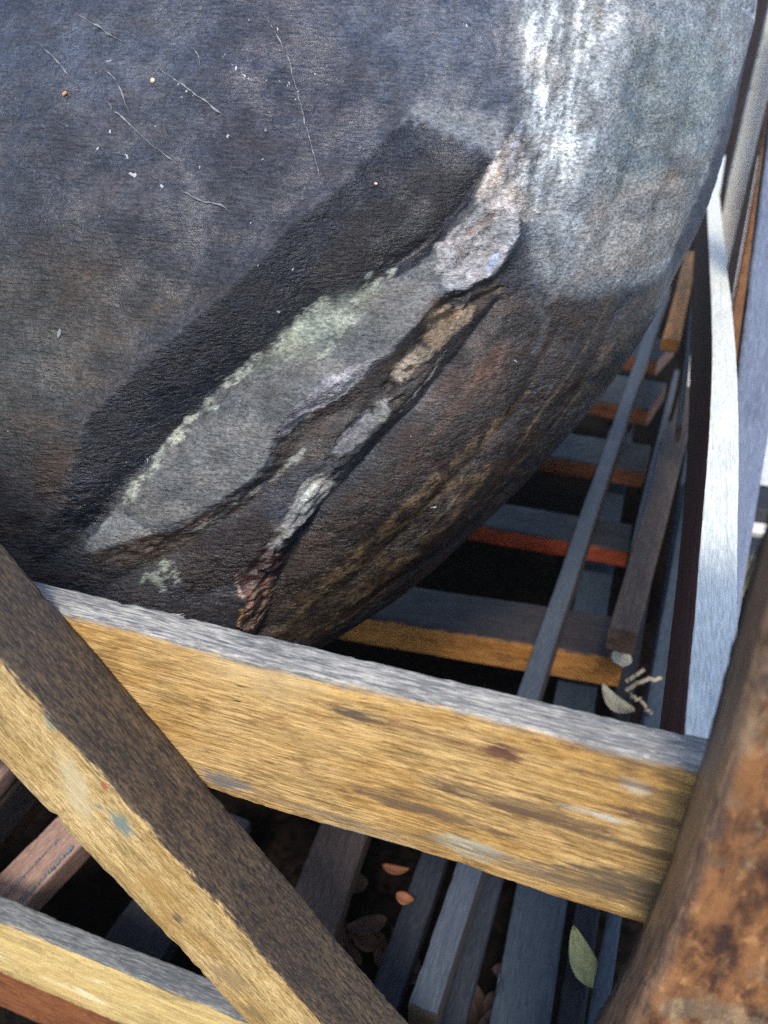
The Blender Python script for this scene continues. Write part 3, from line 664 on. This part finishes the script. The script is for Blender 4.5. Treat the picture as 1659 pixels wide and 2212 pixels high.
    ls = np.concatenate([np.arange(len(quads))*4, quads.size+np.arange(len(tri))*3])
    me.polygons.foreach_set('loop_start', ls.astype(np.int32))
    me.polygons.foreach_set('use_smooth', np.ones(len(ls), bool))
    me.update(calc_edges=True)
    ca_ = me.attributes.new('patina_shade', 'FLOAT_COLOR', 'POINT')
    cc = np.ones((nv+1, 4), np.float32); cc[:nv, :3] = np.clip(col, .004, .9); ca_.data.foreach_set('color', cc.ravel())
    ra_ = me.attributes.new('crumble', 'FLOAT', 'POINT'); ra_.data.foreach_set('value', np.concatenate([rough_amt, [0.3]]).astype(np.float32))
    # fleck mask: dust and web tufts in the upper left
    fm = np.zeros(nv+1, np.float32)
    fc = chart_of(420, 190); d = np.hypot((s-fc[0])/1.35, t-fc[1])/PX; fm[:nv] = np.clip(1.25-d/330, 0.04, 1)
    fa = me.attributes.new('dusting', 'FLOAT', 'POINT'); fa.data.foreach_set('value', fm)
    o = bpy.data.objects.new('boulder', me); COL.objects.link(o)
    m = N('boulder_rock')
    A = m.n('ShaderNodeAttribute', attribute_name='patina_shade').outputs['Color']
    R = m.n('ShaderNodeAttribute', attribute_name='crumble').outputs['Fac']
    D = m.n('ShaderNodeAttribute', attribute_name='dusting').outputs['Fac']
    v = m.coords(False)
    n_a = m.noise(v, 1, 6, .68, (230, 330, 420)); n_b = m.noise(v, 1, 4, .7, (700, 700, 900)); n_c = m.noise(v, 22, 5, .6)
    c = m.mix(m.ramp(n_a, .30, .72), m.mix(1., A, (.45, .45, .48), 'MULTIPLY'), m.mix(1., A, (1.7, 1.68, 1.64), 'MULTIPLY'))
    c = m.mix(m.ramp(n_b, .60, .76, 0, .18), c, (.30, .30, .29))
    c = m.mix(m.ramp(n_c, .5, .72, 0, .35), c, m.mix(1., A, (1.25, .95, .75), 'MULTIPLY'))
    n_d = m.noise(v, 1, 4, .65, (75, 260, 380), .4)
    c = m.mix(m.ramp(n_d, .58, .70, 0, .28), c, m.mix(.5, m.mix(1., A, (2.4, 2.3, 2.2), 'MULTIPLY'), (.13, .13, .13)))
    c = m.mix(m.ramp(n_d, .42, .32, 0, .3), c, m.mix(1., A, (.4, .4, .42), 'MULTIPLY'))
    # sparse tufts
    vor = m.n('ShaderNodeTexVoronoi', feature='F1'); vor.inputs['Scale'].default_value = 105
    dv = m.n('ShaderNodeVectorMath', operation='ADD')
    nn = m.n('ShaderNodeTexNoise'); nn.inputs['Scale'].default_value = 160; nn.inputs['Detail'].default_value = 4
    sc_ = m.n('ShaderNodeVectorMath', operation='SCALE'); sc_.inputs['Scale'].default_value = .016
    m.l(v, nn.inputs['Vector']); m.l(nn.outputs['Color'], sc_.inputs[0]); m.l(v, dv.inputs[0]); m.l(sc_.outputs[0], dv.inputs[1]); m.l(dv.outputs[0], vor.inputs['Vector'])
    sep = m.n('ShaderNodeSeparateColor'); m.l(vor.outputs['Color'], sep.inputs[0])
    pick = m.math('LESS_THAN', sep.outputs[0], m.math('MULTIPLY', D, .34))
    size = m.math('MULTIPLY', sep.outputs[1], .14)
    tuft = m.math('MULTIPLY', pick, m.math('LESS_THAN', vor.outputs['Distance'], m.math('ADD', size, .06)))
    c = m.mix(m.math('MULTIPLY', tuft, .75), c, (.50, .52, .54))
    m.l(c, m.b.inputs['Base Color'])
    m.l(m.ramp(n_c, .3, .7, .24, .40), m.b.inputs['Roughness']); m.b.inputs['Specular IOR Level'].default_value = .5
    hh = m.math('ADD', m.math('MULTIPLY', n_a, .8), m.math('MULTIPLY', n_b, .12))
    hh = m.math('ADD', hh, m.math('MULTIPLY', tuft, .25))
    m.l(m.bump(m.math('MULTIPLY', m.math('ADD', hh, m.math('MULTIPLY', n_d, 1.7)), m.math('ADD', m.math('MULTIPLY', R, .5), m.ramp(n_c, .35, .65, .25, .85))), .9, .0021), m.b.inputs['Normal'])
    me.materials.append(m.m)
    return tag(o, label='huge dark slate boulder with pale scarred ridge, filling the crate', cat='boulder')
build_boulder()

# ------------------------------------------------------------------ litter on the crate floor
def leaf(name, px, py, z, L, W, ang, mat, label, curl=.25, tilt=0., cat='leaf', group=None):
    c = at(px, py, 2, z); nu, nv_ = 14, 6; vs_, fs = [], []
    rr = random.Random(px*7+py)
    for i in range(nu+1):
        f = i/nu; wdt = W*math.sin(math.pi*min(1, f**.8))**.8*.5+.0002
        for j in range(-nv_//2, nv_//2+1):
            g = j/(nv_/2)
            vs_.append((L*(f-.5), wdt*g, curl*L*((f-.5)**2*1.6)+abs(g)*W*.18+rr.uniform(-1, 1)*L*.008))
    m_ = nv_+1
    for i in range(nu):
        for j in range(nv_): fs.append((i*m_+j, (i+1)*m_+j, (i+1)*m_+j+1, i*m_+j+1))
    me = bpy.data.meshes.new(name); me.from_pydata(vs_, [], fs); me.materials.append(mat)
    me.polygons.foreach_set('use_smooth', [True]*len(fs))
    o = bpy.data.objects.new(name, me); o.location = (c[0], c[1], z+.004); o.rotation_euler = (tilt, 0, math.radians(ang))
    COL.objects.link(o); so_ = o.modifiers.new('thickness', 'SOLIDIFY'); so_.thickness = .0006
    return tag(o, label=label, cat=cat, group=group)
def tube(name, pts, rad, mat, label=None, cat=None, group=None, parent=None):
    n = len(pts); vs_, fs = [], []; S_ = 7
    P_ = [Vector(p) for p in pts]; rads = rad if isinstance(rad, (list, tuple)) else [rad]*n
    for i, p in enumerate(P_):
        d = (P_[min(n-1, i+1)]-P_[max(0, i-1)]).normalized(); a = d.orthogonal().normalized(); b = d.cross(a)
        for k in range(S_):
            t_ = 2*math.pi*k/S_; vs_.append(tuple(p+(a*math.cos(t_)+b*math.sin(t_))*rads[i]))
    for i in range(n-1):
        for k in range(S_): fs.append((i*S_+k, (i+1)*S_+k, (i+1)*S_+(k+1) % S_, i*S_+(k+1) % S_))
    fs += [tuple(range(S_))[::-1], tuple((n-1)*S_+k for k in range(S_))]
    me = bpy.data.meshes.new(name); me.from_pydata(vs_, [], fs); me.materials.append(mat); me.polygons.foreach_set('use_smooth', [True]*len(fs))
    o = bpy.data.objects.new(name, me); link(o, parent); return tag(o, label=label, cat=cat, group=group)
L_green = plain('yellow_green_leaf', (.33, .33, .14), .5, 60); L_or = plain('orange_dead_leaf', (.22, .085, .035), .7, 80)
L_pale = plain('pale_dead_leaf', (.36, .34, .25), .7, 80); L_twig = plain('pale_twig_bark', (.26, .22, .16), .8, 120); L_brown = plain('brown_dead_leaf', (.055, .03, .02), .8, 80)
leaf('leaf', 1258, 2085, -.930, .072, .032, 118, L_green, 'yellow green leaf with a pale folded middle, on the dark floor board near the post', .35)
leaf('leaf', 1340, 1428, -.825, .050, .030, 100, L_pale, 'pale greenish leaf at the right end of the orange bearer')
leaf('leaf', 1330, 1530, -.88, .065, .030, 140, L_pale, 'pale curled leaf just behind the tan rail', .6)
leaf('leaf', 855, 1885, -1.03, .038, .014, 10, L_or, 'orange dead leaf in the gap under the tan rail', .5)
leaf('leaf', 875, 1948, -.918, .022, .016, 0, L_or, 'tiny orange leaf scrap on the dark board left of the batten', .5)
rl = random.Random(11)
for k in range(13):
    leaf('dead_leaf', rl.uniform(720, 880), rl.uniform(1850, 2130), ZG+.01+rl.random()*.03, rl.uniform(.04, .08), rl.uniform(.02, .035), rl.uniform(0, 360), L_brown,
         'brown dead leaf on the dark soil under the crate', rl.uniform(.2, .7), rl.uniform(-.4, .4), group='dead leaves on the soil under the crate')
for k in range(5):
    leaf('dead_leaf', rl.uniform(1010, 1110), rl.uniform(2080, 2212), ZG+.01+rl.random()*.03, rl.uniform(.04, .08), rl.uniform(.02, .035), rl.uniform(0, 360), L_brown,
         'brown dead leaf on the dark soil under the crate', rl.uniform(.2, .7), rl.uniform(-.4, .4), group='dead leaves on the soil under the crate')
def tw(pts, z, rad, label):
    P_ = [at(x, y, 2, z+dz) for x, y, dz in pts]; Q_ = []
    for i in range(len(P_)-1):
        for f in np.linspace(0, 1, 6)[:-1]: Q_.append(P_[i]*(1-f)+P_[i+1]*f+np.array([rl.gauss(0, .0008)]*3))
    Q_.append(P_[-1]); tube('twig', Q_, rad, L_twig, label=label, cat='twig')
tw([(1355, 1490, .0), (1378, 1475, .02), (1400, 1468, .03), (1428, 1466, .03)], -.80, .0032, 'pale forked twig lying by the maroon inner face')
tw([(1362, 1498, .0), (1385, 1518, .0), (1408, 1540, .0)], -.80, .0030, 'thin grey twig running down to the tan rail')
tw([(1355, 1470, .0), (1372, 1460, .01), (1392, 1446, .02)], -.80, .0030, 'short brown twig pointing away, above the forked one')

# ------------------------------------------------------------------ old cobweb threads and specks on the boulder
L_web = plain('dusty_web', (.20, .215, .225), .9, 300); L_bark = plain('orange_flake', (.60, .26, .08), .6, 300); L_seed = plain('pale_seed', (.62, .52, .34), .6, 300)
bo = bpy.data.objects['boulder']; _me = bo.data
_co = np.empty(len(_me.vertices)*3, np.float32); _me.vertices.foreach_get('co', _co); _co = _co.reshape(-1, 3).astype(float)
_d = _co@BM; _px = CX+F*_d[:, 0]/_d[:, 2]; _py = CY+F*_d[:, 1]/_d[:, 2]; _dist = np.linalg.norm(_co, axis=1)
_ok = (_d[:, 2] > .1) & (_dist < 1.1) & (_py < 900) & (_px < 1700) & (_px > -60) & (_py > -60); _co, _px, _py = _co[_ok], _px[_ok], _py[_ok]
def on_rock(x, y, lift=.0008):
    k = np.argmin((_px-x)**2+(_py-y)**2); p = _co[k]; return p*(1-lift/np.linalg.norm(p))
def web(pts, rad, label, beads=6, seed=0, jit=.8):
    rr = random.Random(seed); P_, rd = [], []
    seg = sum(math.hypot(pts[i+1][0]-pts[i][0], pts[i+1][1]-pts[i][1]) for i in range(len(pts)-1)); n = max(10, int(seg/7))
    xs = np.linspace(0, len(pts)-1.0001, n)
    bead = set(rr.sample(range(2, n-2), min(beads, n-5)))
    for i, u in enumerate(xs):
        k = int(u); f = u-k; x = pts[k][0]*(1-f)+pts[k+1][0]*f+rr.gauss(0, jit); y = pts[k][1]*(1-f)+pts[k+1][1]*f+rr.gauss(0, jit)
        P_.append(on_rock(x, y)); rd.append(rad*.6*(rr.uniform(2.2, 4) if i in bead else rr.uniform(.5, 1.3)))
    P_ = np.array(P_); P_[1:-1] = (P_[:-2]+P_[1:-1]*2+P_[2:])/4; P_ = [tuple(p) for p in P_]
    tube('cobweb', P_, rd, L_web, label=label, cat='cobweb')
web([(560, 20), (595, 70), (625, 130), (640, 190), (655, 250), (668, 300), (682, 350), (690, 385)], .00040, 'long beaded cobweb thread curving down the boulder top', 12, 1)
web([(230, 215), (245, 240), (270, 255), (300, 290), (345, 325), (382, 355)], .00045, 'cobweb strand with curled tufts at the left of the boulder', 8, 2)
web([(340, 145), (375, 170), (410, 195), (450, 225), (480, 248)], .00055, 'thick tan dusty cobweb strand beside the round pale seed', 8, 3)
web([(80, 90), (120, 130), (150, 165), (165, 180)], .00035, 'faint cobweb thread above the orange flake', 5, 4)
web([(165, 30), (215, 60), (262, 90)], .00050, 'dusty cobweb strand near the top left corner', 5, 5)
web([(395, 410), (420, 430), (450, 440), (495, 450)], .00045, 'short cobweb curl low on the smooth boulder face', 7, 6, 3)
web([(225, 145), (245, 165), (260, 190), (270, 225), (280, 240)], .0004, 'kinked cobweb thread left of the thick tan one', 5, 7)
web([(415, 100), (430, 120), (432, 145)], .0004, 'tiny forked cobweb thread right of the top centre', 3, 8)
def speck(px, py, rx, ry, mat, name, label, seed):
    import bmesh
    rr = random.Random(seed); bm = bmesh.new(); bmesh.ops.create_icosphere(bm, subdivisions=2, radius=1)
    for v_ in bm.verts: v_.co *= rr.uniform(.8, 1.15); v_.co.x *= rx; v_.co.z *= ry; v_.co.y *= .0012
    me = bpy.data.meshes.new(name); bm.to_mesh(me); bm.free(); me.materials.append(mat); me.polygons.foreach_set('use_smooth', [True]*len(me.polygons))
    o = bpy.data.objects.new(name, me); o.location = on_rock(px, py, .001); o.rotation_euler = (-.5, rr.uniform(-.5, .5), 0); COL.objects.link(o); tag(o, label=label, cat='speck')
speck(140, 203, .0030, .0020, L_bark, 'bark_flake', 'orange bark flake stuck to the boulder, upper left', 1)
speck(327, 172, .0024, .0022, L_seed, 'seed', 'round pale seed on the dark boulder face', 2)
speck(127, 720, .0018, .0045, L_web, 'web_scrap', 'pale slanting cobweb scrap on the left of the boulder', 3)
speck(572, 282, .0014, .0013, L_web, 'pale_speck', 'small white speck just left of the long beaded thread', 4)
speck(812, 396, .0016, .0012, L_seed, 'wood_crumb', 'tan crumb in the dark recessed band of the boulder', 5)
# dusty web along the pinkish board
rw = random.Random(3)
def board_web(a, b, z, rad, label, n=60, drops=14):
    A_, B_ = at(*a, 2, z), at(*b, 2, z); P_ = []; rd = []
    dr = set(rw.sample(range(2, n-2), drops))
    for i in range(n):
        f = i/(n-1); p = A_*(1-f)+B_*f+np.array([rw.gauss(0, .0006), rw.gauss(0, .0006), .0012]); P_.append(tuple(p)); rd.append(rad*(rw.uniform(2, 3.2) if i in dr else rw.uniform(.6, 1.3)))
    tube('cobweb', P_, rd, L_web, label=label, cat='cobweb')
board_web((38, 1958), (158, 1828), -.899, .0012, 'thick beaded grey cobweb along the right edge of the pinkish board', 70, 22)
board_web((8, 1940), (128, 1812), -.899, .0007, 'thinner beaded cobweb down the middle of the pinkish board', 60, 12)
L_spl = plain('raw_splinter', (.50, .38, .20), .8, 200)
for k, (px, py, dx, dz) in enumerate([(372, 1327, .009, .003), (384, 1331, .006, .002)]):
    p0 = at(px, py, 1, .3245 if py < 1600 else .2995)
    pts = [p0+np.array([dx*f, -.001*math.sin(3*f) if py > 1600 else 0, dz*f*f]) for f in (0, .33, .66, 1)]
    o = tube('splinter', pts, [.0007, .0006, .0004, .0002], L_spl); o.parent = crate; o.matrix_parent_inverse = Matrix.Translation(crate.location).inverted()
